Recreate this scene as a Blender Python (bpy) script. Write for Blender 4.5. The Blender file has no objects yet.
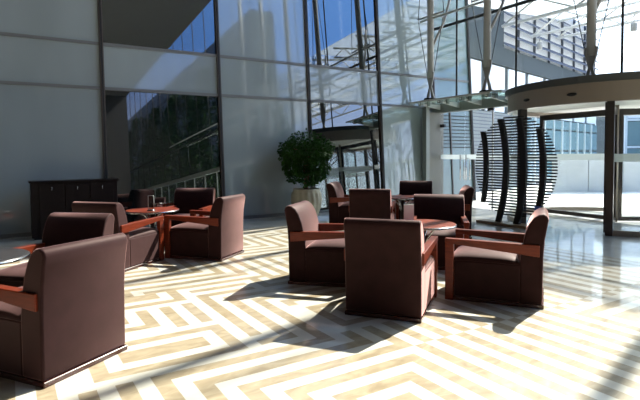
import bpy, bmesh, math, random
from mathutils import Vector, Matrix

random.seed(7)
SC = bpy.context.scene
COL = SC.collection
R = math.radians

# ---------------------------------------------------------------- camera
YAW, PITCH, ROLL = R(32), R(2.5), R(0.45)
fw0 = Vector((math.sin(YAW), math.cos(YAW), 0)); rt0 = Vector((math.cos(YAW), -math.sin(YAW), 0)); up0 = Vector((0, 0, 1))
fwd = fw0 * math.cos(PITCH) - up0 * math.sin(PITCH)
upp = up0 * math.cos(PITCH) + fw0 * math.sin(PITCH)
rgt = rt0 * math.cos(ROLL) - upp * math.sin(ROLL)
upv = upp * math.cos(ROLL) + rt0 * math.sin(ROLL)
cd = bpy.data.cameras.new('camera'); cam = bpy.data.objects.new('camera', cd); COL.objects.link(cam)
M = Matrix((rgt, upv, -fwd)).transposed().to_4x4(); M.translation = Vector((0, 0, 1.35)); cam.matrix_world = M
cd.sensor_width = 36; cd.lens = 500 / 640 * 36; cd.shift_y = -23.2 / 640; cd.clip_start = .05; cd.clip_end = 500
SC.camera = cam

# ---------------------------------------------------------------- sky and sun
SUN = Vector((.967, .25, 1.0)).normalized()
w = bpy.data.worlds.new('sky'); SC.world = w; w.use_nodes = True
nt = w.node_tree; nt.nodes.clear()
N = nt.nodes.new; LK = nt.links.new
tc = N('ShaderNodeTexCoord')
dot = N('ShaderNodeVectorMath'); dot.operation = 'DOT_PRODUCT'; dot.inputs[1].default_value = SUN
LK(tc.outputs['Generated'], dot.inputs[0])
rmp = N('ShaderNodeValToRGB'); e = rmp.color_ramp.elements
e[0].position = .0; e[0].color = (.09, .27, .88, 1); e[1].position = 1; e[1].color = (1, .97, .92, 1)
x = e.new(.62); x.color = (.19, .43, 1.0, 1); x = e.new(.86); x.color = (.72, .84, 1, 1)
LK(dot.outputs['Value'], rmp.inputs[0])
sep = N('ShaderNodeSeparateXYZ'); LK(tc.outputs['Generated'], sep.inputs[0])
hz = N('ShaderNodeValToRGB'); e = hz.color_ramp.elements
e[0].position = .0; e[0].color = (.85, .85, .85, 1); e[1].position = .32; e[1].color = (0, 0, 0, 1)
LK(sep.outputs['Z'], hz.inputs[0])
mx = N('ShaderNodeMixRGB'); LK(hz.outputs[0], mx.inputs[0]); LK(rmp.outputs[0], mx.inputs[1]); mx.inputs[2].default_value = (.95, .97, 1, 1)
st = N('ShaderNodeMapRange'); LK(dot.outputs['Value'], st.inputs[0])
st.inputs[1].default_value = -.2; st.inputs[2].default_value = 1; st.inputs[3].default_value = 1.55; st.inputs[4].default_value = 4.0
bg = N('ShaderNodeBackground'); LK(mx.outputs[0], bg.inputs[0]); LK(st.outputs[0], bg.inputs[1])
wo = N('ShaderNodeOutputWorld'); LK(bg.outputs[0], wo.inputs[0])

sd = bpy.data.lights.new('sun', 'SUN'); sd.energy = 15.0; sd.angle = R(.8); sd.color = (1, .95, .86)
sun = bpy.data.objects.new('sun', sd); COL.objects.link(sun)
sun.rotation_euler = SUN.to_track_quat('Z', 'Y').to_euler()

SC.view_settings.view_transform = 'Standard'; SC.view_settings.look = 'None'
SC.view_settings.gamma = 1; SC.view_settings.exposure = 0.0; SC.view_settings.use_curve_mapping = False
SC.cycles.max_bounces = 10; SC.cycles.transparent_max_bounces = 24; SC.cycles.use_denoising = True
SC.cycles.sample_clamp_indirect = 6; SC.cycles.caustics_reflective = False; SC.cycles.caustics_refractive = False

# ---------------------------------------------------------------- materials
MATS = {}
def pbr(name, col, rough=.5, metal=0, spec=.5, coat=0, sheen=0, sheen_tint=None, ior=None):
    m = bpy.data.materials.new(name); m.use_nodes = True
    b = m.node_tree.nodes['Principled BSDF']
    b.inputs['Base Color'].default_value = (*col, 1); b.inputs['Roughness'].default_value = rough
    b.inputs['Metallic'].default_value = metal; b.inputs['Specular IOR Level'].default_value = spec
    if coat: b.inputs['Coat Weight'].default_value = coat; b.inputs['Coat Roughness'].default_value = .05
    if ior: b.inputs['IOR'].default_value = ior
    if sheen:
        b.inputs['Sheen Weight'].default_value = sheen; b.inputs['Sheen Roughness'].default_value = .36
        b.inputs['Sheen Tint'].default_value = (*sheen_tint, 1)
    MATS[name] = m
    return m
def vary(m, amount, scale, stretch=(1, 1, 1), detail=4, coord='Object', bump=0, col2=None, distort=0):
    """mottle a base colour with noise"""
    t = m.node_tree; b = t.nodes['Principled BSDF']; n = t.nodes.new
    c = n('ShaderNodeTexCoord'); mp = n('ShaderNodeMapping'); mp.inputs['Scale'].default_value = stretch
    t.links.new(c.outputs[coord], mp.inputs[0])
    nz = n('ShaderNodeTexNoise'); nz.inputs['Scale'].default_value = scale; nz.inputs['Detail'].default_value = detail
    nz.inputs['Distortion'].default_value = distort
    t.links.new(mp.outputs[0], nz.inputs['Vector'])
    col = b.inputs['Base Color'].default_value[:]
    r = n('ShaderNodeValToRGB'); e = r.color_ramp.elements
    e[0].position = .3; e[1].position = .7
    e[0].color = (*[v * (1 - amount) for v in col[:3]], 1)
    e[1].color = (*(col2 or [min(1, v * (1 + amount)) for v in col[:3]]), 1)
    t.links.new(nz.outputs['Fac'], r.inputs[0]); t.links.new(r.outputs[0], b.inputs['Base Color'])
    if bump:
        bp = n('ShaderNodeBump'); bp.inputs['Strength'].default_value = bump; bp.inputs['Distance'].default_value = .01
        t.links.new(nz.outputs['Fac'], bp.inputs['Height']); t.links.new(bp.outputs[0], b.inputs['Normal'])
    return m
def glass(name, tint, ior=1.5, rough=0, gloss=(1, 1, 1)):
    m = bpy.data.materials.new(name); m.use_nodes = True
    t = m.node_tree; t.nodes.clear(); n = t.nodes.new
    fr = n('ShaderNodeFresnel'); ge = n('ShaderNodeNewGeometry'); mr = n('ShaderNodeMapRange')
    mr.inputs[3].default_value = ior; mr.inputs[4].default_value = 1 / ior      # same reflectance on both faces of a pane
    t.links.new(ge.outputs['Backfacing'], mr.inputs[0]); t.links.new(mr.outputs[0], fr.inputs[0])
    a = n('ShaderNodeBsdfTransparent'); a.inputs[0].default_value = (*tint, 1)
    g = n('ShaderNodeBsdfGlossy'); g.inputs['Roughness'].default_value = rough; g.inputs[0].default_value = (*gloss, 1)
    x = n('ShaderNodeMixShader'); o = n('ShaderNodeOutputMaterial')
    t.links.new(fr.outputs[0], x.inputs[0]); t.links.new(a.outputs[0], x.inputs[1]); t.links.new(g.outputs[0], x.inputs[2])
    t.links.new(x.outputs[0], o.inputs[0]); MATS[name] = m
    return m
def translucent_white(name, col, alpha):
    m = bpy.data.materials.new(name); m.use_nodes = True
    t = m.node_tree; t.nodes.clear(); n = t.nodes.new
    a = n('ShaderNodeBsdfTransparent'); d = n('ShaderNodeBsdfDiffuse'); d.inputs[0].default_value = (*col, 1)
    tl = n('ShaderNodeBsdfTranslucent'); tl.inputs[0].default_value = (*col, 1)
    ad = n('ShaderNodeMixShader'); ad.inputs[0].default_value = .5
    t.links.new(d.outputs[0], ad.inputs[1]); t.links.new(tl.outputs[0], ad.inputs[2])
    x = n('ShaderNodeMixShader'); x.inputs[0].default_value = alpha; o = n('ShaderNodeOutputMaterial')
    t.links.new(a.outputs[0], x.inputs[1]); t.links.new(ad.outputs[0], x.inputs[2]); t.links.new(x.outputs[0], o.inputs[0])
    MATS[name] = m
    return m

velvet = pbr('velvet', (.017, .0060, .0072), .6, spec=.2, sheen=.85, sheen_tint=(1, .57, .54))
velvet.node_tree.nodes['Principled BSDF'].inputs['Specular Tint'].default_value = (1, .62, .55, 1)
vary(velvet, .25, 9, bump=.05)
wood = pbr('red wood', (.15, .021, .006), .38, spec=.3, coat=.05)
vary(wood, .3, 6, (1, 1, 8), distort=.6)
wood_top = pbr('table wood', (.18, .028, .009), .38, spec=.3, coat=.04)
vary(wood_top, .3, 5, (8, 1, 1), distort=.6)
dark_wood = pbr('dark wood', (.009, .004, .004), .4, spec=.3)
vary(dark_wood, .25, 4, (1, 1, 6))
plinth_wood = pbr('plinth wood', (.055, .014, .010), .2, coat=.5)
chrome = pbr('chrome', (.55, .55, .55), .2, metal=1)
dark_metal = pbr('dark metal', (.03, .03, .032), .4, metal=.4)
black = pbr('black steel', (.008, .008, .009), .5)
bronze = pbr('bronze metal', (.36, .30, .245), .35, metal=.4)
post_metal = pbr('dark bronze', (.06, .05, .045), .35, metal=.6)
grey_beam = pbr('grey green metal', (.26, .28, .26), .45, metal=.3)
cap_metal = pbr('dark grey cap metal', (.07, .075, .075), .5)
pale_jamb = pbr('pale jamb metal', (.20, .195, .17), .5)
white_steel = pbr('white painted steel', (.62, .62, .60), .45)
column_steel = pbr('grey painted steel', (.38, .375, .365), .45)
mull = pbr('brown grey mullion', (.085, .07, .065), .45)
transom_m = pbr('grey transom', (.17, .17, .175), .45)
frosted = pbr('frosted blue grey glass', (.32, .365, .385), .04, spec=.5, ior=2.3)
vary(frosted, .10, .8, (1, 1, .4), 3)
frosted_glow = pbr('frosted glass with glow tint', (.38, .45, .465), .04, spec=.5, ior=2.3)  # same frosted glass, the glow beside the entrance put into a paler colour
teal_panel = pbr('teal glass panel', (.17, .25, .26), .05, spec=.5, ior=1.9)
clearp = pbr('dark clear glass', (.004, .007, .008), .012, spec=.5, ior=2.9)
soffit = pbr('white soffit', (.75, .73, .68), .6)
clear = glass('clear glass', (.95, .975, .965), 1.45)
green_glass = glass('green edge glass', (.80, .93, .87), 1.5)
roof_white = translucent_white('milky roof glass', (.90, .94, .92), .42)
frit = translucent_white('white frit', (.86, .9, .9), .62)
ceil_m = pbr('ceiling grey', (.10, .10, .10), .7)
inner_wall = pbr('lobby wall stone', (.045, .042, .04), .5)
beige = pbr('beige marble', (.39, .30, .19), .32, spec=.5, coat=.6)
vary(beige, .22, 5, (1, 2.2, 1), 7, col2=(.47, .385, .265), distort=1.2)
cream = pbr('cream marble', (.66, .62, .54), .32, spec=.5, coat=.6)
vary(cream, .06, 4, (1, 1, 1), 5)
greystone = pbr('pale grey stone', (.74, .72, .67), .25, spec=.5, coat=.8)
vary(greystone, .12, 2.5, (1, 1, 1), 6)
paving = pbr('outdoor paving', (.72, .70, .66), .7)
concrete = pbr('pale concrete panel', (.55, .56, .56), .7)
vary(concrete, .06, 2)
cladding = pbr('white cladding', (.62, .65, .66), .5)
band_m = pbr('grey green band', (.075, .088, .09), .9, spec=.15)
slat_m = pbr('grey louvre', (.13, .145, .175), .8, spec=.2)
slat_back = pbr('white louvre backing', (.80, .82, .84), .6)
office = pbr('blue green office glass', (.16, .25, .27), .12, spec=.6)
office_frame = pbr('pale office frame', (.55, .62, .64), .5)
window_m = pbr('bright window', (.75, .80, .84), .15)
pot_m = pbr('beige glazed pot', (.52, .47, .33), .4)
vary(pot_m, .15, 6)
leaf = pbr('dark green leaf', (.021, .066, .011), .55, spec=.15)
vary(leaf, .5, 3)
bark = pbr('brown bark', (.16, .075, .045), .8)
bark2 = pbr('grey bark', (.06, .05, .045), .9)
soil = pbr('dark soil', (.03, .02, .015), .95)
paper = pbr('grey white card', (.80, .78, .75), .5)
acrylic = glass('acrylic', (.80, .84, .83), 1.6)
edge_pale = pbr('pale acrylic edge', (.6, .64, .63), .3)
top_shaded = pbr('shaded table wood', (.035, .031, .033), .35)  # same table wood, with the shade on the left table put into its colour
blue = pbr('blue label', (.04, .10, .42), .4)
yellow = pbr('pale yellow tag', (.65, .50, .22), .6)
lamp_grey = pbr('lamp grey', (.30, .31, .32), .5)

# ---------------------------------------------------------------- helpers
def link(name, me, parent=None, mat=None):
    o = bpy.data.objects.new(name, me); COL.objects.link(o)
    if parent is not None: o.parent = parent
    if mat is not None:
        for k in (mat if isinstance(mat, (list, tuple)) else [mat]): me.materials.append(k)
    return o
class MB:
    def __init__(s): s.v = []; s.f = []; s.sm = []; s.mi = []
    def add(s, vs, fs, smooth=False, mi=0):
        n = len(s.v); s.v += [tuple(p) for p in vs]
        for f in fs: s.f.append(tuple(i + n for i in f)); s.sm.append(smooth); s.mi.append(mi)
    def box(s, x0, x1, y0, y1, z0, z1, mi=0):
        s.add([(x, y, z) for z in (z0, z1) for y in (y0, y1) for x in (x0, x1)],
              [(0, 2, 3, 1), (4, 5, 7, 6), (0, 1, 5, 4), (2, 6, 7, 3), (0, 4, 6, 2), (1, 3, 7, 5)], mi=mi)
    def obox(s, c, ax, ay, az, hx, hy, hz):
        c, ax, ay, az = map(Vector, (c, ax, ay, az))
        s.add([c + ax * hx * i + ay * hy * j + az * hz * k for k in (-1, 1) for j in (-1, 1) for i in (-1, 1)],
              [(0, 2, 3, 1), (4, 5, 7, 6), (0, 1, 5, 4), (2, 6, 7, 3), (0, 4, 6, 2), (1, 3, 7, 5)])
    def bar(s, a, b, wx, wz, up=(0, 0, 1)):
        a, b = Vector(a), Vector(b); d = (b - a); L = d.length; d.normalize(); up = Vector(up)
        if abs(d.dot(up)) > .99: up = Vector((1, 0, 0))
        sx = d.cross(up).normalized(); uz = sx.cross(d)
        s.obox((a + b) / 2, sx, d, uz, wx / 2, L / 2, wz / 2)
    def tube(s, pts, r, n=8, caps=True):
        pts = [Vector(p) for p in pts]; rs = r if isinstance(r, (list, tuple)) else [r] * len(pts)
        base = len(s.v); prev = None
        for i, p in enumerate(pts):
            d = (pts[min(i + 1, len(pts) - 1)] - pts[max(i - 1, 0)]).normalized()
            if prev is None:
                u = Vector((0, 0, 1)) if abs(d.z) < .9 else Vector((1, 0, 0))
                a = d.cross(u).normalized()
            else: a = (prev - d * prev.dot(d)).normalized()
            b = d.cross(a); prev = a
            for k in range(n):
                t = 2 * math.pi * k / n; s.v.append(tuple(p + (a * math.cos(t) + b * math.sin(t)) * rs[i]))
        for i in range(len(pts) - 1):
            for k in range(n):
                q = base + i * n; k2 = (k + 1) % n
                s.f.append((q + k, q + k2, q + n + k2, q + n + k)); s.sm.append(True); s.mi.append(0)
        if caps:
            s.f.append(tuple(base + k for k in reversed(range(n)))); s.sm.append(False); s.mi.append(0)
            q = base + (len(pts) - 1) * n
            s.f.append(tuple(q + k for k in range(n))); s.sm.append(False); s.mi.append(0)
    def lathe(s, prof, n=32, c=(0, 0, 0), rad=None):
        base = len(s.v)
        for (r, z) in prof:
            for k in range(n):
                t = 2 * math.pi * k / n; rr = r * (rad(t, z) if rad else 1)
                s.v.append((c[0] + rr * math.cos(t), c[1] + rr * math.sin(t), c[2] + z))
        for i in range(len(prof) - 1):
            for k in range(n):
                q = base + i * n; k2 = (k + 1) % n
                s.f.append((q + k, q + k2, q + n + k2, q + n + k)); s.sm.append(True); s.mi.append(0)
        s.f.append(tuple(base + k for k in reversed(range(n)))); s.sm.append(False); s.mi.append(0)
        q = base + (len(prof) - 1) * n
        s.f.append(tuple(q + k for k in range(n))); s.sm.append(False); s.mi.append(0)
    def prism_x(s, yz, x0, x1, smooth=False):
        n = len(yz); vs = [(x0, y, z) for y, z in yz] + [(x1, y, z) for y, z in yz]
        s.add(vs, [tuple(range(n)), tuple(range(2 * n - 1, n - 1, -1))])
        s.add(vs, [(i, i + n, (i + 1) % n + n, (i + 1) % n) for i in range(n)], smooth)
    def arc_wall(s, c, r0, r1, a0, a1, z0, z1, n=24):
        base = len(s.v)
        for i in range(n + 1):
            t = a0 + (a1 - a0) * i / n
            for r in (r0, r1):
                for z in (z0, z1): s.v.append((c[0] + r * math.cos(t), c[1] + r * math.sin(t), z))
        for i in range(n):
            q = base + 4 * i
            for (a, b) in ((0, 1), (1, 3), (3, 2), (2, 0)):
                s.f.append((q + a, q + b, q + 4 + b, q + 4 + a)); s.sm.append(a in (0, 3) and False); s.mi.append(0)
        s.f.append((base, base + 2, base + 3, base + 1)); s.sm.append(False); s.mi.append(0)
        q = base + 4 * n
        s.f.append((q, q + 1, q + 3, q + 2)); s.sm.append(False); s.mi.append(0)
    def build(s, name, mat, parent=None, bevel=0, seg=2, fix=True):
        me = bpy.data.meshes.new(name); me.from_pydata(s.v, [], s.f)
        me.polygons.foreach_set('use_smooth', s.sm); me.polygons.foreach_set('material_index', s.mi)
        if fix:
            bm = bmesh.new(); bm.from_mesh(me); bmesh.ops.remove_doubles(bm, verts=bm.verts, dist=1e-5)
            bmesh.ops.recalc_face_normals(bm, faces=bm.faces); bm.to_mesh(me); bm.free()
        o = link(name, me, parent, mat)
        if bevel:
            md = o.modifiers.new('bevel', 'BEVEL'); md.width = bevel; md.segments = seg; md.limit_method = 'ANGLE'; md.angle_limit = R(40)
            md.harden_normals = False
        return o
def one_box(name, x0, x1, y0, y1, z0, z1, mat, parent=None, bevel=0):
    m = MB(); m.box(x0, x1, y0, y1, z0, z1); return m.build(name, mat, parent, bevel)
def empty(name, loc, rz=0):
    o = bpy.data.objects.new(name, None); COL.objects.link(o); o.location = loc; o.rotation_euler = (0, 0, rz); o.empty_display_size = .2
    return o
def tag(o, label, cat, group=None, kind=None):
    if label: o['label'] = label
    if cat: o['category'] = cat
    if group: o['group'] = group
    if kind: o['kind'] = kind
    return o
def structure(o, label, cat):
    return tag(o, label, cat, kind='structure')
def copy_tree(o, parent=None):
    c = o.copy(); COL.objects.link(c)
    if parent is not None:
        c.parent = parent; c.matrix_parent_inverse = o.matrix_parent_inverse.copy()
    for ch in list(o.children): copy_tree(ch, c)
    return c

# ================================================================ SETTING
WY = 9.85           # foot of the glazed side wall, which leans outwards going up
LEAN = .06
FX = 9.9            # entrance front
def wy(z): return WY + LEAN * z

# ---- floor: cream marble fret in beige marble
def build_floor():
    P = .1
    X0, X1, Y0, Y1 = -4.0, 6.6, -2.0, 8.4
    nx, ny = round((X1 - X0) / P), round((Y1 - Y0) / P)
    S = 1.25
    def white(i, j):
        x, y = X0 + (i + .5) * P, Y0 + (j + .5) * P
        if (int(math.floor(y / 2.5)) + int(math.floor(x / 3.7))) % 3 == 1:       # a closed ring now and then
            a, b = (x % 1.8) , (y % 1.4)
            d = min(a, 1.8 - a, b, 1.4 - b)
            if .3 < d: return int(math.floor((d - .3) / P + 1e-6)) % 2 == 0
        if x - y > -.15: return (int(math.floor(x / P + 1e-6)) + int(math.floor((y + .8) / 1.7))) % 2 == 0     # long bars near the entrance
        g = (y - x) + abs(((x + y) % (2 * S)) - S)
        return int(math.floor(g / 2 / P + 1e-6)) % 2 == 0
    vs, fs, mi = [], [], []
    def quad(x0, x1, y0, y1, m):
        n = len(vs); vs.extend([(x0, y0, 0), (x1, y0, 0), (x1, y1, 0), (x0, y1, 0)]); fs.append((n, n + 1, n + 2, n + 3)); mi.append(m)
    for i in range(nx):
        j = 0
        while j < ny:
            k = j; wv = white(i, j)
            while k < ny and white(i, k) == wv: k += 1
            quad(X0 + i * P, X0 + (i + 1) * P, Y0 + j * P, Y0 + k * P, 1 if wv else 0); j = k
    # plain stone surround
    quad(X1, FX, Y0, Y1, 2); quad(-14, FX, Y1, WY + .02, 2); quad(-14, X0, Y0, Y1, 2); quad(-14, FX, -30, Y0, 2)
    me = bpy.data.meshes.new('floor'); me.from_pydata(vs, [], fs); me.polygons.foreach_set('material_index', mi)
    o = link('floor', me, None, [beige, cream, greystone])
    return structure(o, 'glossy beige marble floor inlaid with a cream fret pattern', 'floor')
build_floor()
structure(one_box('ground', FX, 70, -110, 60, -.12, -.015, paving), 'sunlit white paving outside the entrance', 'ground')
structure(one_box('ceiling', -14, FX, -30, WY + .8, 12.0, 12.3, ceil_m), 'grey lobby ceiling high above', 'ceiling')
structure(one_box('wall_back', -14, FX, -30.3, -30, 0, 12, inner_wall), 'stone wall at the far back of the lobby', 'wall')
structure(one_box('wall_end', -14.3, -14, -30, WY + .7, 0, 12, inner_wall), 'stone wall at the end of the lobby', 'wall')

# ---- left: leaning glazed wall
def lbox(m, x0, x1, z0, z1, d0, d1):
    """box lying in the leaning wall; d = depth behind its inner face"""
    m.add([(x, wy(z) + d, z) for z in (z0, z1) for d in (d0, d1) for x in (x0, x1)],
          [(0, 2, 3, 1), (4, 5, 7, 6), (0, 1, 5, 4), (2, 6, 7, 3), (0, 4, 6, 2), (1, 3, 7, 5)])
wall_left = empty('wall_left', (0, 0, 0)); structure(wall_left, 'leaning curtain wall of frosted and dark glass panels in brown frames', 'wall')
MX = [-13.98, -11.45, -9.28, -7.1, -4.95, -2.77, -.62, 1.53, 3.79, 5.96, 8.06, 9.93, 11.4]
ROWS = [0.0, 2.61, 3.43, 6.1, 8.9, 12.0]
for x in MX:
    m = MB(); lbox(m, x - .035, x + .035, 0, 12, -.05, .10); m.build('mullion', mull, wall_left)
    m = MB(); lbox(m, x - .012, x + .012, 0, 12, -.062, -.05); m.build('mullion_cap', dark_metal, wall_left)
for z in ROWS[1:-1]:
    m = MB(); lbox(m, MX[0], MX[-1], z - .028, z + .028, -.03, .09); m.build('transom', transom_m, wall_left)
m = MB(); lbox(m, MX[0], MX[-1], 0, .07, -.02, .09); m.build('sill', transom_m, wall_left)
for i in range(len(MX) - 1):
    for j in range(len(ROWS) - 1):
        clr = (i % 2 == 1) and (j % 2 == 0) and i < 11
        m = MB(); lbox(m, MX[i] + .03, MX[i + 1] - .03, ROWS[j] + .02, ROWS[j + 1] - .02, 0, .02)
        m.build('dark_glass_panel' if clr else 'frosted_glass_panel', clearp if clr else (frosted_glow if i == 10 else teal_panel if i == 11 else frosted), wall_left)
m = MB(); lbox(m, 10.52, 10.56, .05, 2.6, -.03, .0); m.build('mullion', mull, wall_left)
for k in range(10):
    m = MB(); lbox(m, 9.99, 11.36, 1.52 + k * .098, 1.545 + k * .098, -.02, -.002); m.build('stripe_bar', band_m, wall_left)  # thin dark bars drawing horizontal stripes across this panel
m = MB(); lbox(m, MX[0], MX[-1], 0, 12, .14, .2); m.build('backing', inner_wall, wall_left)

# ---- right: entrance front of clear glass
wall_right = empty('wall_right', (0, 0, 0)); structure(wall_right, 'tall clear glass entrance front with thin black rods', 'wall')
RY = [9.15, 7.37, 5.05] + [5.05 - 2.1 * k for k in range(1, 17)]
for y in RY:
    m = MB(); m.tube([(FX, y, 2.67), (FX, y, 12)], .024, 8); m.build('mullion_rod', black, wall_right)
one_box('header_beam', FX - .12, FX + .12, 7.27, WY + .05, 2.45, 2.67, grey_beam, wall_right)
one_box('header_beam', FX - .12, FX + .12, -30, 3.17, 2.45, 2.67, grey_beam, wall_right)
for z in (4.72,):
    m = MB(); m.tube([(FX, -30, z), (FX, wy(z) - .05, z)], .04, 8); m.build('transom_tube', black, wall_right)
ys = [WY] + RY
for k in range(len(ys) - 1):
    for (z0, z1) in ((2.67, 4.72), (4.72, 8.4), (8.4, 12)):
        one_box('glass_pane', FX - .006, FX + .006, ys[k + 1] + .015, ys[k] - .015, z0 + .01, z1 - .01, clear, wall_right)
one_box('glass_pane', FX - .006, FX + .006, -30, RY[-1] - .015, 2.68, 12, clear, wall_right)
for k in range(16):
    y1 = 3.15 - 2.0 * k
    one_box('glass_pane', FX - .006, FX + .006, y1 - 1.97, y1, .02, 2.45, clear, wall_right)
    one_box('glazing_post', FX - .04, FX + .04, y1 - 2.0, y1 - 1.96, 0, 2.45, grey_beam, wall_right)
one_box('glass_pane', FX - .006, FX + .006, 7.28, 7.97, .02, 2.45, clear, wall_right)
one_box('frit_band', FX - .012, FX - .008, 7.28, 7.97, 1.21, 1.33, frit, wall_right)
one_box('end_post', FX - .03, FX + .03, 7.22, 7.28, 0, 2.45, post_metal, wall_right)

# ---- double glass door with its jamb
door = empty('door_1', (0, 0, 0)); structure(door, 'double glass door with upright bar handles beside the round screen', 'door')
one_box('jamb', FX - .55, FX - .43, WY - .17, WY - .02, 0, 2.60, grey_beam, door)
one_box('jamb_lining', FX - .43, FX + .10, WY - .15, WY - .03, 0, 2.45, pale_jamb, door)
for (y0, y1, hy, hg) in ((8.865, 9.69, 8.95, 9.63), (8.02, 8.855, 8.76, 8.06)):
    leafd = one_box('door_leaf', FX - .006, FX + .006, y0, y1, .02, 2.44, clear, door)
    one_box('frit_band', FX - .014, FX - .008, y0, y1, 1.21, 1.33, frit, leafd)
    for xx in (FX - .07, FX + .07):
        m = MB(); m.tube([(xx, hy, .68), (xx, hy, 1.33)], .016, 10)
        for z in (.78, 1.23): m.tube([(xx, hy, z), (FX, hy, z)], .009, 8)
        m.build('handle', chrome, leafd)
    zt = 2.06 if hg > 9 else 2.38
    one_box('pivot_hinge', FX - .03, FX + .03, hg - .08, hg + .08, zt, zt + .08, dark_metal, leafd)
one_box('edge_strip', FX - .014, FX + .014, 7.985, 8.012, 0, 2.44, white_steel, door)

# ---- glass shelf above the doors
shelf = empty('glass_canopy', (9.4, 8.3, 2.6))
tag(shelf, 'long green glass shelf canopy on steel brackets above the double door', 'canopy')
m = MB(); m.box(8.925, FX - .13, 7.27, WY, 2.665, 2.69); o = m.build('glass_sheet', green_glass, shelf); o.location = (-9.4, -8.3, -2.6)
m = MB(); m.box(8.905, 8.925, 7.27, WY, 2.66, 2.695); o = m.build('front_edge', white_steel, shelf); o.location = (-9.4, -8.3, -2.6)
for y in (9.62, 8.95, 8.25, 7.5):
    m = MB(); m.add([(9.0, y - .02, 2.655), (9.78, y - .02, 2.655), (9.78, y - .02, 2.52), (9.05, y - .02, 2.63),
                     (9.0, y + .02, 2.655), (9.78, y + .02, 2.655), (9.78, y + .02, 2.52), (9.05, y + .02, 2.63)],
                    [(0, 1, 2, 3), (7, 6, 5, 4), (0, 4, 5, 1), (1, 5, 6, 2), (2, 6, 7, 3), (3, 7, 4, 0)])
    o = m.build('bracket', white_steel, shelf); o.location = (-9.4, -8.3, -2.6)
    for xx in (9.06, 9.3):
        m = MB(); m.box(xx, xx + .08, y - .05, y + .05, 2.60, 2.70)
        o = m.build('clamp', grey_beam, shelf); o.location = (-9.4, -8.3, -2.6)
m = MB(); m.box(9.27, 9.43, 7.27, WY - .02, 2.695, 2.76); o = m.build('support_rail', white_steel, shelf); o.location = (-9.4, -8.3, -2.6)

# ---- revolving door
RC = (10.05, 5.21); RR = 1.93
rev = empty('revolving_door', (RC[0], RC[1], 0))
tag(rev, 'bronze framed revolving glass door with three wings at the entrance', 'revolving door')
def rp(o): o.location = (-RC[0], -RC[1], 0); return o
m = MB(); m.arc_wall(RC, RR - .10, RR + .05, R(92), R(268), 2.18, 2.50, 48); rp(m.build('fascia_ring', bronze, rev))
m = MB(); m.arc_wall(RC, RR - .10, RR + .05, R(-88), R(92), 2.18, 2.50, 48); rp(m.build('fascia_ring', bronze, rev))
m = MB(); m.arc_wall(RC, 0.02, RR + .10, 0, R(360), 2.50, 2.62, 64); rp(m.build('roof_cap', cap_metal, rev))
m = MB(); m.arc_wall(RC, 0.02, RR - .10, 0, R(360), 2.27, 2.30, 64); rp(m.build('soffit', soffit, rev))
HALF = math.asin(.82 / RR)
side_posts = [math.pi - HALF, math.pi + HALF, HALF, -HALF]
for a in side_posts:
    m = MB(); c, s_ = math.cos(a), math.sin(a)
    m.obox((RC[0] + RR * c, RC[1] + RR * s_, 1.09), (c, s_, 0), (-s_, c, 0), (0, 0, 1), .07, .055, 1.09)
    rp(m.build('post', post_metal, rev, .008))
for (a0, a1) in ((math.pi + HALF + .03, 2 * math.pi - HALF - .03), (HALF + .03, math.pi - HALF - .03)):
    m = MB(); m.arc_wall(RC, RR - .008, RR + .008, a0, a1, .09, 2.18, 32); gl = rp(m.build('curved_glass', clear, rev))
    m = MB(); m.arc_wall(RC, RR - .04, RR + .04, a0, a1, 0, .09, 32); rp(m.build('bottom_rail', bronze, rev))
    m = MB(); m.arc_wall(RC, RR - .014, RR - .009, a0, a1, 1.20, 1.33, 32); rp(m.build('frit_band', frit, rev))
m = MB(); m.tube([(RC[0], RC[1], 0), (RC[0], RC[1], 2.27)], .05, 12); rp(m.build('centre_shaft', bronze, rev))
for a in (R(83), R(203), R(323)):
    c, s_ = math.cos(a), math.sin(a); d = Vector((c, s_, 0)); n_ = Vector((-s_, c, 0)); C0 = Vector((RC[0], RC[1], 0)); L = RR - .14
    m = MB()
    for (r0, r1, z0, z1) in ((.06, L, .02, .10), (.06, L, 2.08, 2.20), (L - .09, L, .10, 2.08), (.06, .12, .10, 2.08)):
        m.obox(C0 + d * ((r0 + r1) / 2) + Vector((0, 0, (z0 + z1) / 2)), d, n_, (0, 0, 1), (r1 - r0) / 2, .025, (z1 - z0) / 2)
    wf = rp(m.build('wing', post_metal, rev))
    m = MB(); m.obox(C0 + d * ((.12 + L - .09) / 2) + Vector((0, 0, 1.09)), d, n_, (0, 0, 1), (L - .21) / 2, .005, .99)
    m.build('wing_glass', clear, wf)
    m = MB(); m.obox(C0 + d * ((.12 + L - .09) / 2) + Vector((0, 0, 1.265)), d, n_, (0, 0, 1), (L - .21) / 2, .008, .065)
    m.build('wing_frit_band', frit, wf)
for y, z in ((5.85, 2.335), (4.93, 2.335)):
    a = math.atan2(y - RC[1], -1) if False else math.pi - math.asin((y - RC[1]) / (RR + .05))
    p = Vector((RC[0] + (RR + .052) * math.cos(a), y, z)); d = Vector((math.cos(a), math.sin(a), 0)); t_ = Vector((-d.y, d.x, 0))
    m = MB(); ring = []
    for off, k in ((0, 1), (.02, .85)):
        ring += [p + d * off + t_ * (.085 * k * math.cos(q * math.pi / 8)) + Vector((0, 0, .03 * k * math.sin(q * math.pi / 8))) for q in range(16)]
    m.add(ring, [tuple(range(16, 32))] + [(q, (q + 1) % 16, (q + 1) % 16 + 16, q + 16) for q in range(16)], True)
    rp(m.build('sensor', black, rev))

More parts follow.
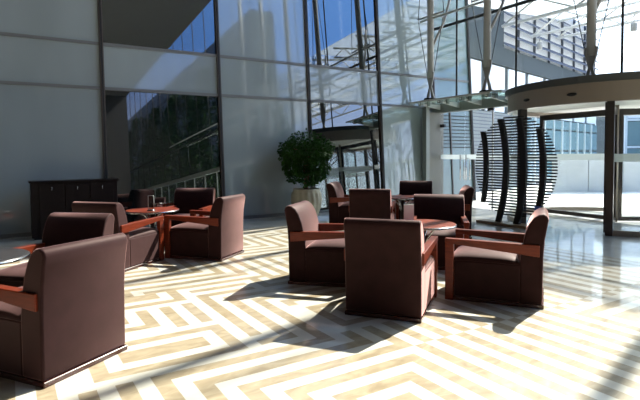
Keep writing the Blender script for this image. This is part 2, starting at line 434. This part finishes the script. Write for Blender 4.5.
# ---- columns over the entrance
def column(y, z0, label):
    x = 9.35
    c = empty('steel_column', (x, y, z0)); tag(c, label, 'column', 'white steel columns over the entrance')
    m = MB(); m.lathe([(.17, 0), (.17, .03), (.08, .035)], 20); m.build('foot_plate', dark_metal, c)
    m = MB(); m.tube([(0, 0, .55), (0, 0, 12 - z0)], .083, 16); m.build('shaft', column_steel, c)
    # V fork of flat plates at the foot
    for s in (-1, 1):
        m = MB(); pp = [(s * .14, .03), (s * .05, .03), (s * .0, .30), (s * .0, .56), (s * .03, .74), (s * .135, .70), (s * .115, .56), (s * .045, .33)]
        m.add([(-.016, y_, z_) for y_, z_ in pp] + [(.016, y_, z_) for y_, z_ in pp],
              [tuple(range(8)), tuple(range(15, 7, -1))] + [(i, i + 8, (i + 1) % 8 + 8, (i + 1) % 8) for i in range(8)])
        m.build('fork_plate', column_steel, c)
        m = MB(); m.tube([(0, s * .13, .70), (0, s * .46, 2.15)], .009, 6); m.tube([(0, s * .46, 2.15), (0, s * .12, 5.2)], .009, 6)
        m.build('cable', black, c)
    m = MB(); m.tube([(0, -.46, 2.15), (0, .46, 2.15)], .022, 8); m.tube([(0, 0, 2.15), (.28, 0, 2.22), (9.9 - x - .02, 0, 2.12)], .025, 8)
    m.build('strut', column_steel, c)
    m = MB(); m.tube([(0, 0, 1.25), (.30, -.18, 2.0), (.5, -.3, 2.9)], .032, 8); m.build('brace', column_steel, c)
    return c
column(9.53, 2.76, 'white steel column nearest the glazed side wall above the glass shelf')
column(7.73, 2.76, 'white steel column rising above the round screen')
column(5.33, 2.62, 'white steel column standing on the revolving door roof')
for k in range(3):
    column(5.33 - 2.15 * (k + 1), 2.67, 'white steel column farther along the entrance front, seen only mirrored in the dark glass')
tube = MB(); tube.tube([(9.35, -14, 4.83), (9.35, 9.9, 4.83)], .03, 8)
tag(tube.build('tie_rail', white_steel), 'long thin white steel tube running across the columns', 'rail')

# ---- forecourt roof: white trusses outside the glass
def truss(name, a, b, h, label, group, r=.045, n=10):
    a, b = Vector(a), Vector(b); t = empty(name, a); tag(t, label, 'truss', group)
    d = b - a; U = Vector((0, 0, h))
    m = MB(); m.tube([(0, 0, 0), d], r, 8); m.build('bottom_chord', white_steel, t)
    m = MB(); m.tube([U, d + U], r, 8); m.build('top_chord', white_steel, t)
    m = MB()
    for i in range(n):
        p, q = d * (i / n), d * ((i + 1) / n)
        m.tube([p, (p + q) / 2 + U], r * .6, 6); m.tube([(p + q) / 2 + U, q], r * .6, 6)
    m.build('web', white_steel, t)
    return t
G = 'white trusses of the forecourt roof'
truss('roof_truss', (12.0, -12, 4.95), (12.0, 9.4, 4.95), .5, 'white roof truss closest to the entrance glass, above the doors', G)
truss('roof_truss', (14.6, -12, 5.15), (14.6, 10.3, 5.15), .55, 'second white roof truss out from the entrance glass', G)
truss('roof_truss', (17.4, -12, 5.6), (17.4, 11.2, 5.6), .6, 'outermost white roof truss running parallel to the entrance', G)
for y, lb in ((9.0, 'white cross truss of the roof nearest the louvred building'), (6.3, 'white cross truss of the roof above the round screen'),
              (3.4, 'white cross truss of the roof beyond the revolving door'), (-.2, 'white cross truss reflected in the dark glass, right of the doors'),
              (-4.2, 'white cross truss reflected in the dark glass, farthest from the doors'),
              (7.7, 'white cross truss of the roof between the first two columns'), (4.9, 'white cross truss of the roof over the revolving door')):
    truss('cross_truss', (10.3, y, 5.55), (17.6, y, 6.25), .35, lb, G, .035, 8)
roof = empty('glass_roof', (10.3, -12, 6.05)); tag(roof, 'flat roof of milky and clear glass panes over the outdoor trusses', 'roof')
for i in range(3):
    for j in range(9):
        x0 = i * 2.5; y0 = j * 2.6; za = .1 * i; m = MB()
        m.add([(x0, y0, za), (x0 + 2.42, y0, za + .1), (x0 + 2.42, y0 + 2.52, za + .1), (x0, y0 + 2.52, za),
               (x0, y0, za + .02), (x0 + 2.42, y0, za + .12), (x0 + 2.42, y0 + 2.52, za + .12), (x0, y0 + 2.52, za + .02)],
              [(3, 2, 1, 0), (4, 5, 6, 7), (0, 1, 5, 4), (1, 2, 6, 5), (2, 3, 7, 6), (3, 0, 4, 7)])
        m.build('roof_pane', roof_white if j >= 6 else clear, roof)
def spot(x, y, z, zt, label):
    t = empty('spotlight', (x, y, z)); tag(t, label, 'spotlight', 'spotlights hanging from the roof trusses')
    m = MB(); m.lathe([(.05, 0), (.085, .02), (.085, .20), (.06, .24)], 14); m.build('housing', lamp_grey, t)
    m = MB(); m.tube([(0, 0, .24), (0, 0, zt - z)], .012, 6); m.build('stem', lamp_grey, t)
spot(14.6, 10.0, 5.60 - .92, 5.12, 'grey spotlight hanging from a white truss, left of the tall column')
spot(14.6, 7.15, 4.65, 5.12, 'grey spotlight hanging from a white truss, at the right against the sky')

# ---- louvred building to the left of the forecourt
A = Vector((12.9, 11.9, 0)); B = Vector((28.2, 15.6, 0)); D = (B - A).normalized(); NN = Vector((D.y, -D.x, 0))
lv = empty('louvred_building', A); tag(lv, 'grey building with a band of windows under slanting white louvres', 'building')
Lb = (B - A).length
def lvbox(m, s0, s1, d0, d1, z0, z1):
    m.obox(D * ((s0 + s1) / 2) + NN * ((d0 + d1) / 2) + Vector((0, 0, (z0 + z1) / 2)), D, NN, (0, 0, 1), (s1 - s0) / 2, (d1 - d0) / 2, (z1 - z0) / 2)
m = MB(); lvbox(m, 0, Lb * .36, -3, 0, 0, 2.9); m.build('lower_wall', pbr('grey cladding', (.21, .235, .245), .7), lv)
m = MB(); lvbox(m, Lb * .36, Lb, -3, -.1, 0, 2.9); m.build('shop_front', band_m, lv)
for k in range(9):
    s0 = Lb * (.36 + .071 * k)
    for (z0, z1) in ((.1, 1.4), (1.5, 2.4), (2.48, 2.88)):
        m = MB(); lvbox(m, s0 + .06, s0 + Lb * .071 - .02, -.12, -.06, z0, z1); m.build('front_pane', office, lv)
    m = MB(); lvbox(m, s0 - .02, s0 + .06, -.12, 0, 0, 2.9); m.build('front_mullion', office_frame, lv)
m = MB(); lvbox(m, 0, Lb, -3, -.05, 4.75, 5.45); m.build('band', band_m, lv)
m = MB(); lvbox(m, Lb * .24, Lb, -3, -.30, 5.45, 8.2); m.build('louvre_backing', slat_back, lv)
m = MB(); lvbox(m, 0, Lb * .24, -3, -.10, 5.45, 8.2); m.build('blank_wall', band_m, lv)
m = MB(); lvbox(m, 0, Lb, -3, -.15, 2.9, 4.75); m.build('window_wall', band_m, lv)
for k in range(8):
    s0 = .3 + k * Lb / 8; m = MB(); lvbox(m, s0, s0 + Lb / 8 - .35, -.2, -.1, 2.95, 4.70); m.build('window', window_m, lv)
for k in range(7):
    z = 5.62 + k * .40; m = MB()
    c_ = D * (Lb * .62) + NN * (-.06) + Vector((0, 0, z)); ay = (NN * .75 + Vector((0, 0, -.66))).normalized()
    m.obox(c_, D, ay, D.cross(ay), Lb * .38, .17, .014); m.build('louvre_slat', slat_m, lv)
for k in range(8):
    s0 = Lb * (.24 + .76 * k / 7); m = MB(); lvbox(m, max(0, s0 - .035), min(Lb, s0 + .035), -.29, -.20, 5.45, 8.2); m.build('louvre_post', slat_m, lv)
for k in range(22):
    z = .12 + k * .127; m = MB(); lvbox(m, 0, Lb * .36, 0, .012, z, z + .03); m.build('cladding_strip', slat_m, lv)

# ---- low wall of pale panels and the glass office behind it
def c2b(X, Y): return Vector((X * math.cos(YAW) + Y * math.sin(YAW), -X * math.sin(YAW) + Y * math.cos(YAW), 0))
P0, P1 = c2b(8.2, 17.6), c2b(15.2, 17.2)
lw = empty('boundary_wall', P0); tag(lw, 'low wall of pale grey panels across the forecourt', 'wall')
d = (P1 - P0); n_ = Vector((d.y, -d.x, 0)).normalized()
for k in range(6):
    p, q = d * (k / 6), d * ((k + 1) / 6); u = (q - p).normalized()
    m = MB(); m.obox((p + q) / 2 + Vector((0, 0, .6)), u, n_, (0, 0, 1), (q - p).length / 2 - .012, .12, .62); m.build('panel', concrete, lw)
m = MB(); m.bar(Vector((0, 0, 1.25)), d + Vector((0, 0, 1.25)), .3, .06); m.build('coping', cladding, lw)
P0, P1 = c2b(18.6, 30.5), c2b(33, 27)
ob = empty('office_building', P0); tag(ob, 'blue green glass office building beyond the forecourt wall', 'building')
d = (P1 - P0); u = d.normalized(); n_ = Vector((d.y, -d.x, 0)).normalized(); Lo = d.length
m = MB(); m.obox(d / 2 - n_ * 3 + Vector((0, 0, 2.5)), u, n_, (0, 0, 1), Lo / 2, 3, 2.5); m.build('body', band_m, ob)
random.seed(11)
for k in range(14):
    for j in range(3):
        s0 = k * Lo / 14
        m = MB(); m.obox(u * (s0 + Lo / 28) + n_ * .03 + Vector((0, 0, .85 + j * 1.65)), u, n_, (0, 0, 1), Lo / 28 - .06, .04, .72)
        m.build('window_pane', office if random.random() < .7 else window_m, ob)
for k in range(15):
    m = MB(); m.obox(u * (k * Lo / 14) + n_ * .06 + Vector((0, 0, 2.5)), u, n_, (0, 0, 1), .07, .07, 2.5); m.build('frame_post', office_frame, ob)
for z in (.05, 1.68, 3.33, 4.95):
    m = MB(); m.obox(d / 2 + n_ * .06 + Vector((0, 0, z)), u, n_, (0, 0, 1), Lo / 2, .08, .07); m.build('floor_edge', office_frame, ob)

tw = empty('added_tower_slab', (25, -71, 0)); tag(tw, 'tall dark slab added outside to darken the reflections in the left dark glass', 'building')  # added out of view so the left dark glass mirrors less bright sky
m = MB(); m.box(0, 3, -38, 38, -.015, 24); m.build('body', pbr('added slab glass', (.05, .066, .066), .35), tw)
for k in range(7):
    m = MB(); m.box(-.12, .0, -38, 38, 2.6 + k * 3.1, 2.95 + k * 3.1); m.build('floor_band', band_m, tw)
for k in range(20):
    m = MB(); m.box(-.16, -.12, -38 + k * 4, -37.8 + k * 4, 0, 24); m.build('fin', dark_metal, tw)

# ---- bare trees, seen mirrored in the dark glass
def bare_tree(x, y, h, seed, label):
    rnd = random.Random(seed); m = MB()
    def grow(p, d, L, r, lev):
        q = p + d * L; m.tube([p, p + d * L * .5 + Vector((rnd.uniform(-1, 1), rnd.uniform(-1, 1), 0)) * L * .05, q], [r, r * .85, r * .68], 5, False)
        if lev == 0: return
        for _ in range(3 if lev > 1 else 4):
            nd = (d + Vector((rnd.uniform(-1, 1), rnd.uniform(-1, 1), rnd.uniform(-.25, .7))) * .75).normalized()
            grow(q if rnd.random() < .6 else p + d * L * .75, nd, L * rnd.uniform(.6, .8), r * .6, lev - 1)
    grow(Vector((0, 0, 0)), Vector((0, 0, 1)), h * .3, .11, 5)
    o = m.build('bare_tree', bark2, None, fix=False); o.location = (x, y, -.03); tag(o, label, 'tree', 'bare trees mirrored in the glass')
bare_tree(20.5, -3.5, 6.5, 1, 'bare winter tree mirrored in the lower dark glass behind the plant')
bare_tree(23.5, -8.5, 7.5, 2, 'taller bare winter tree mirrored in the dark glass panels')
bare_tree(18.8, -9.5, 6.0, 3, 'bare winter tree farther right outside, seen only as a mirror image')

def evergreen(x, y, h, seed, label):
    rnd = random.Random(seed); t = empty('evergreen_tree', (x, y, -.03)); tag(t, label, 'tree', 'evergreens mirrored in the dark glass')
    m = MB(); m.tube([(0, 0, 0), (0, 0, h * .9)], [.14, .03], 8); m.build('trunk', bark2, t)
    vs, fs = [], []
    for _ in range(7000):
        z = h * (.06 + .88 * rnd.random() ** 1.3); rr = .30 * h * (1 - z / h) ** .7 * math.sqrt(rnd.uniform(.3, 1)) + .05; a = rnd.uniform(0, 6.283)
        p = Vector((rr * math.cos(a), rr * math.sin(a), z)); o_ = Vector((math.cos(a), math.sin(a), rnd.uniform(-.6, .3))).normalized()
        sd_ = o_.cross(Vector((rnd.uniform(-1, 1), rnd.uniform(-1, 1), rnd.uniform(-1, 1)))).normalized(); L = rnd.uniform(.3, .7); n = len(vs)
        vs += [p, p + o_ * L * .5 + sd_ * L * .22, p + o_ * L, p + o_ * L * .5 - sd_ * L * .22]; fs.append((n, n + 1, n + 2, n + 3))
    me = bpy.data.meshes.new('foliage'); me.from_pydata([tuple(v) for v in vs], [], fs); link('foliage', me, t, leaf)
for k, (x, y, h, lb) in enumerate(((15.6, -13.5, 12.0, 'dark evergreen outside, nearest of the row mirrored in the left dark glass'), (15.9, -22.2, 14.0, 'broad dark evergreen outside, second of the mirrored row'),
        (15.5, -31.2, 13.5, 'dark evergreen outside, third of the mirrored row'), (15.9, -40.2, 14.0, 'tall dark evergreen outside, fourth of the mirrored row'),
        (15.6, -49.4, 14.5, 'dark evergreen at the far end of the mirrored row'))):
    evergreen(x, y, h, 20 + k, lb)

# ================================================================ THINGS
# ---- armchair (faces local +y)
BACK = [(-.40, .035), (-.402, .22), (-.405, .45), (-.415, .60), (-.435, .72), (-.445, .775), (-.435, .808), (-.405, .825),
        (-.365, .818), (-.325, .79), (-.29, .735), (-.258, .65), (-.238, .56), (-.225, .48), (-.215, .39), (-.215, .035)]
def make_armchair():
    root = empty('armchair', (0, 0, 0))
    m = MB(); m.prism_x(BACK, -.32, .32, True); o = m.build('backrest', velvet, root, .016, 3)
    m = MB(); m.box(-.318, .318, -.22, .350, .035, .372); m.build('seat_base', velvet, root, .012, 2)
    m = MB(); nx_, ny_ = 18, 18; vs = []
    def dome(u): return max(0.0, 1 - abs(u) ** 5) ** .5
    for j in range(ny_ + 1):
        for i in range(nx_ + 1):
            u, v = 2 * i / nx_ - 1, 2 * j / ny_ - 1
            u_, v_ = math.copysign(1 - (1 - abs(u)) ** 1.6, u), math.copysign(1 - (1 - abs(v)) ** 1.6, v)
            vs.append((u_ * .312, .085 + v_ * .312, .376 + .058 * dome(u_) * dome(v_) + .02 * (1 - u_ * u_) * (1 - v_ * v_)))
    nv = len(vs); vs += [(x, y, .370) for x, y, z in vs]
    q = lambda i, j: j * (nx_ + 1) + i
    fs = [(q(i, j), q(i + 1, j), q(i + 1, j + 1), q(i, j + 1)) for j in range(ny_) for i in range(nx_)]
    m.add(vs, fs, True)
    m.f += [tuple(nv + k for k in reversed(f)) for f in fs]; m.sm += [True] * len(fs); m.mi += [0] * len(fs)
    ed = [q(i, 0) for i in range(nx_)] + [q(nx_, j) for j in range(ny_)] + [q(i, ny_) for i in range(nx_, 0, -1)] + [q(0, j) for j in range(ny_, 0, -1)]
    for k in range(len(ed)):
        a_, b_ = ed[k], ed[(k + 1) % len(ed)]; m.f.append((a_, a_ + nv, b_ + nv, b_)); m.sm.append(True); m.mi.append(0)
    m.build('seat_cushion', velvet, root)
    m = MB(); m.box(-.322, .322, -.412, .362, 0, .034); m.build('plinth', plinth_wood, root, .004, 1)
    for s in (-1, 1):
        x0, x1 = (.272, .338) if s > 0 else (-.338, -.272)
        m = MB(); m.prism_x([(-.375, .452), (-.375, .556), (.43, .572), (.43, .53)], x0, x1); a = m.build('arm', wood, root, .005, 2)
        m = MB(); m.box(x0 + (.004 if s < 0 else .008), x1 - (.008 if s < 0 else .004), .352, .428, 0, .535); m.build('front_leg', wood, root, .004, 1)
    return root
proto = make_armchair(); used = [False]
def chair(x, y, deg, label, group):
    o = proto if not used[0] else copy_tree(proto)
    used[0] = True
    o.location = (x, y, 0); o.rotation_euler = (0, 0, R(deg - 90)); o['label'] = label; o['category'] = 'armchair'; o['group'] = group
    return o
CG, LG, FG, NG = ('armchairs around the front centre table', 'armchairs around the left table by the glass wall',
                  'armchairs around the far table', 'armchairs around the dark table at the left edge')
chair(2.90, 3.42, 37, 'brown velvet armchair in front centre with its dark back squarely to the viewer', CG)
chair(3.93, 3.12, 124, 'brown armchair at right seen in profile facing left, sunlit seat between wooden arms', CG)
chair(2.97, 4.50, -47, 'armchair facing right with a sunlit pink inner back, left of the centre table', CG)
chair(4.49, 4.43, 225, 'dark armchair behind the centre table, facing the viewer', CG)
chair(.18, 3.80, 124, 'brown armchair nearest at the left, big plain back and red plinth strip toward the viewer', NG)
chair(.30, 4.88, 225, 'armchair just behind the nearest left one, dark inner back with a lit right edge', NG)
chair(1.165, 6.57, 40, 'armchair with back to the viewer and bright orange arm, before the left wooden table', LG)
chair(2.26, 6.55, 130, 'armchair facing left with its sunlit brown outer back at right, beside the left wooden table', LG)
chair(2.38, 7.68, 236, 'dark armchair behind the left wooden table in front of dark glass', LG)
chair(5.0, 6.39, 45, 'armchair with its back to the viewer, second row behind the front centre one', FG)
chair(5.57, 7.73, -47, 'small sunlit pink armchair facing right, next to the potted tree', FG)
chair(6.59, 7.12, 225, 'farthest dark armchair facing the viewer before the frosted glass', FG)
chair(6.1, 5.9, 138, 'armchair turned left with rounded brown back, beside the round slatted screen', FG)

# ---- round tables
def make_table():
    root = empty('round_table', (0, 0, 0))
    m = MB(); m.lathe([(.30, .572), (.352, .578), (.36, .586), (.36, .596), (.354, .60)], 48); m.build('tabletop', wood_top, root)
    m = MB(); m.lathe([(.362, .574), (.366, .578), (.366, .592), (.362, .594)], 48); m.build('edge_band', chrome, root)
    m = MB(); m.lathe([(.036, .03), (.036, .572)], 20); m.build('column', dark_metal, root)
    m = MB(); m.lathe([(.165, 0), (.165, .012), (.06, .028), (.04, .04)], 32); m.build('base_disc', chrome, root)
    for k in range(4):
        a = k * math.pi / 2 + .4; c, s_ = math.cos(a), math.sin(a)
        m = MB(); m.tube([(.03 * c, .03 * s_, .34), (.06 * c, .06 * s_, .44), (.13 * c, .13 * s_, .53), (.22 * c, .22 * s_, .57)], .011, 8); m.build('bracket_arm', chrome, root)
    return root
T2 = (3.80, 4.0); T1 = (1.72, 7.22); T3 = (5.92, 6.72); T0 = (-.23, 4.58)
tb = make_table()
for i, ((x, y), lb) in enumerate(((T2, 'round red wood table amid the front centre armchairs'), (T1, 'round red wood table at left before the dark glass panel'),
                                  (T3, 'round red wood table farthest back, near the glass doors'), (T0, 'round table with shade coloured into its dark top, cut by the left picture edge'))):
    o = tb if i == 0 else copy_tree(tb)
    o.location = (x, y, 0); tag(o, lb, 'table', 'round lounge tables')
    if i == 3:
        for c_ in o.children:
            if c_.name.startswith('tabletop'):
                c_.data = c_.data.copy(); c_.data.materials[0] = top_shaded; c_['label'] = 'dark grey tabletop'

# ---- table stands
def menu(x, y, rz, h, wdt, label):
    t = empty('menu_stand', (x, y, .6), rz); tag(t, label, 'menu stand', 'menu stands on the tables')
    m = MB(); m.box(-wdt / 2, wdt / 2, -.035, .035, 0, .012); m.build('foot', acrylic, t, .003, 1)
    m = MB(); m.box(-wdt / 2, wdt / 2, -.006, .006, .012, h); m.build('card', paper, t)
    m = MB(); m.box(-wdt / 2 - .004, wdt / 2 + .004, .007, .011, .012, h + .01); m.build('holder', acrylic, t)
menu(3.73, 4.13, R(-25), .20, .11, 'grey white menu card standing on the front centre table')
t = empty('table_sign', (1.66, 7.05, .6)); tag(t, 'slim clear acrylic stand on the left wooden table', 'table stand')
m = MB(); m.lathe([(.055, 0), (.055, .012), (.02, .02)], 20); m.build('foot', chrome, t)
m = MB(); m.box(-.035, .035, -.012, .012, .02, .20); m.build('holder', acrylic, t, .004, 1)
m = MB(); m.tube([(-.037, 0, .02), (-.037, 0, .21), (.037, 0, .21), (.037, 0, .02)], .005, 6); m.build('frame', edge_pale, t)

# ---- cabinet by the glass wall
cb = empty('cabinet', (.965, 9.45, 0)); tag(cb, 'low dark wood cabinet with three small pulls against the glass wall', 'cabinet')
m = MB(); m.box(-.66, .66, -.14, .17, .03, .93); m.build('body', dark_wood, cb, .006, 1)
m = MB(); m.box(-.685, .685, -.17, .19, .93, .96); m.build('top', dark_wood, cb, .006, 1)
m = MB(); m.box(-.63, .63, -.12, .15, 0, .03); m.build('toe_kick', black, cb)
for k in range(3):
    xc = -.36 + k * .385
    m = MB(); m.box(xc - .182, xc + .182, -.158, -.142, .06, .90); dr = m.build('door', dark_wood, cb, .004, 1)
    m = MB(); m.tube([(xc, -.158, .845), (xc, -.176, .845)], .010, 8)
    m.lathe([(.009, 0), (.013, .008), (.009, .016)], 10, (xc, -.178, .838)); m.tube([(xc, -.178, .838), (xc, -.178, .805)], .007, 8)
    m.build('pull', chrome, dr)

# ---- potted tree
pl = empty('potted_tree', (5.45, 9.28, 0)); tag(pl, 'potted tree with dark green rounded crown in a ribbed beige pot', 'potted plant')
m = MB()
prof = [(.20, 0), (.235, .05), (.30, .22), (.325, .38), (.31, .52), (.285, .60), (.295, .63), (.27, .63), (.25, .56)]
m.lathe(prof, 96, rad=lambda t, z: 1 + (.05 * math.sin(16 * t + 5.5 * z) if z < .59 else 0)); m.build('pot', pot_m, pl)
m = MB(); m.lathe([(.05, .55), (.255, .56), (.25, .575)], 32); m.build('soil', soil, pl)
m = MB()
for k in range(3):
    a = k * 2.1
    m.tube([(.035 * math.cos(a + z * 5), .035 * math.sin(a + z * 5), .56 + z) for z in [i * .06 for i in range(14)]], .028, 8)
for k in range(9):
    a = k * .7; m.tube([(0, 0, 1.25), (.18 * math.cos(a), .18 * math.sin(a), 1.45), (.40 * math.cos(a), .40 * math.sin(a), 1.48)], [.02, .014, .006], 6)
m.build('trunk', bark, pl)
rnd = random.Random(5); vs, fs = [], []
cl = [(0, 0, 1.62, .40, .26)]
for k in range(10):
    a = k * 2 * math.pi / 10; cl.append((.36 * math.cos(a), .36 * math.sin(a), 1.42 + .06 * math.sin(k * 2.3), .25, .24))
for k in range(7):
    a = k * 2 * math.pi / 7 + .3; cl.append((.33 * math.cos(a), .33 * math.sin(a), 1.10 + .09 * math.sin(k * 3.1), .19, .20))
for (a, z) in ((2.6, .90), (.4, .86), (4.2, .84), (5.4, .92)): cl.append((.27 * math.cos(a), .27 * math.sin(a), z, .15, .14))
for (cx, cy, cz, rx, rz) in cl:
    for _ in range(int(2600 * rx * rz + 60) * 2):
        t = rnd.uniform(0, 2 * math.pi); u_ = rnd.uniform(-1, 1); q = rnd.uniform(.55, 1) ; sq = math.sqrt(1 - u_ * u_)
        p = Vector((cx + rx * q * sq * math.cos(t), cy + rx * q * sq * math.sin(t), cz + rz * q * u_))
        out = Vector((sq * math.cos(t), sq * math.sin(t), u_ - .7 + rnd.uniform(-.5, .5))).normalized()
        sd_ = out.cross(Vector((rnd.uniform(-1, 1), rnd.uniform(-1, 1), rnd.uniform(-1, 1)))).normalized()
        L = rnd.uniform(.045, .078); W_ = L * .5; n = len(vs)
        vs += [p, p + out * L * .5 + sd_ * W_ * .6, p + out * L, p + out * L * .5 - sd_ * W_ * .6]
        fs.append((n, n + 1, n + 2, n + 3))
me = bpy.data.meshes.new('foliage'); me.from_pydata([tuple(v) for v in vs], [], fs); link('foliage', me, pl, leaf)

# ---- round slatted screen with four curved ribs
sx, sy, sz = 7.95, 5.97, 1.10
scn = empty('round_screen', (sx, sy, 0)); tag(scn, 'round black slatted metal screen with four curved ribs in front of the doors', 'screen')
z = .20; rz, ry = .95, .88
while z < 2.06:
    k = 1 - ((z - sz) / rz) ** 2
    if k > .02:
        h = ry * math.sqrt(k); m = MB(); m.box(.005, .03, -h, h, z - .0135, z + .0135); m.build('slat', black, scn)
    z += .0535
def rib(pts, wd):
    m = MB(); n = 18; vs = []
    for i in range(n + 1):
        t = i / n; (y0, z0), (y1, z1), (y2, z2) = pts
        # quadratic through the three points
        y = y0 * (1 - t) * (1 - 2 * t) + y1 * 4 * t * (1 - t) + y2 * t * (2 * t - 1)
        zz = z0 * (1 - t) * (1 - 2 * t) + z1 * 4 * t * (1 - t) + z2 * t * (2 * t - 1)
        for dx in (-.05, .008):
            for dy in (-wd / 2, wd / 2): vs.append((dx, y - sy + dy, zz))
    fs = []
    for i in range(n):
        q = 4 * i
        for a, b in ((0, 1), (1, 3), (3, 2), (2, 0)): fs.append((q + a, q + b, q + 4 + b, q + 4 + a))
    fs += [(0, 2, 3, 1), (4 * n, 4 * n + 1, 4 * n + 3, 4 * n + 2)]
    m.add(vs, fs); m.build('rib', black, scn)
rib([(6.64, 1.78), (6.56, 1.10), (6.63, .40)], .09)
rib([(6.23, 2.0), (6.10, 1.02), (6.27, .05)], .11)
rib([(5.83, 1.99), (5.72, 1.02), (5.86, .05)], .12)
rib([(5.42, 1.78), (5.33, 1.08), (5.42, .37)], .10)
m = MB(); m.box(-.16, .14, -.46, .72, 0, .05); m.build('base', pbr('brown base', (.32, .215, .13), .35), scn, .008, 1)
m = MB(); m.box(-.058, -.051, -.62, -.50, .30, .42); m.build('blue_label', blue, scn)
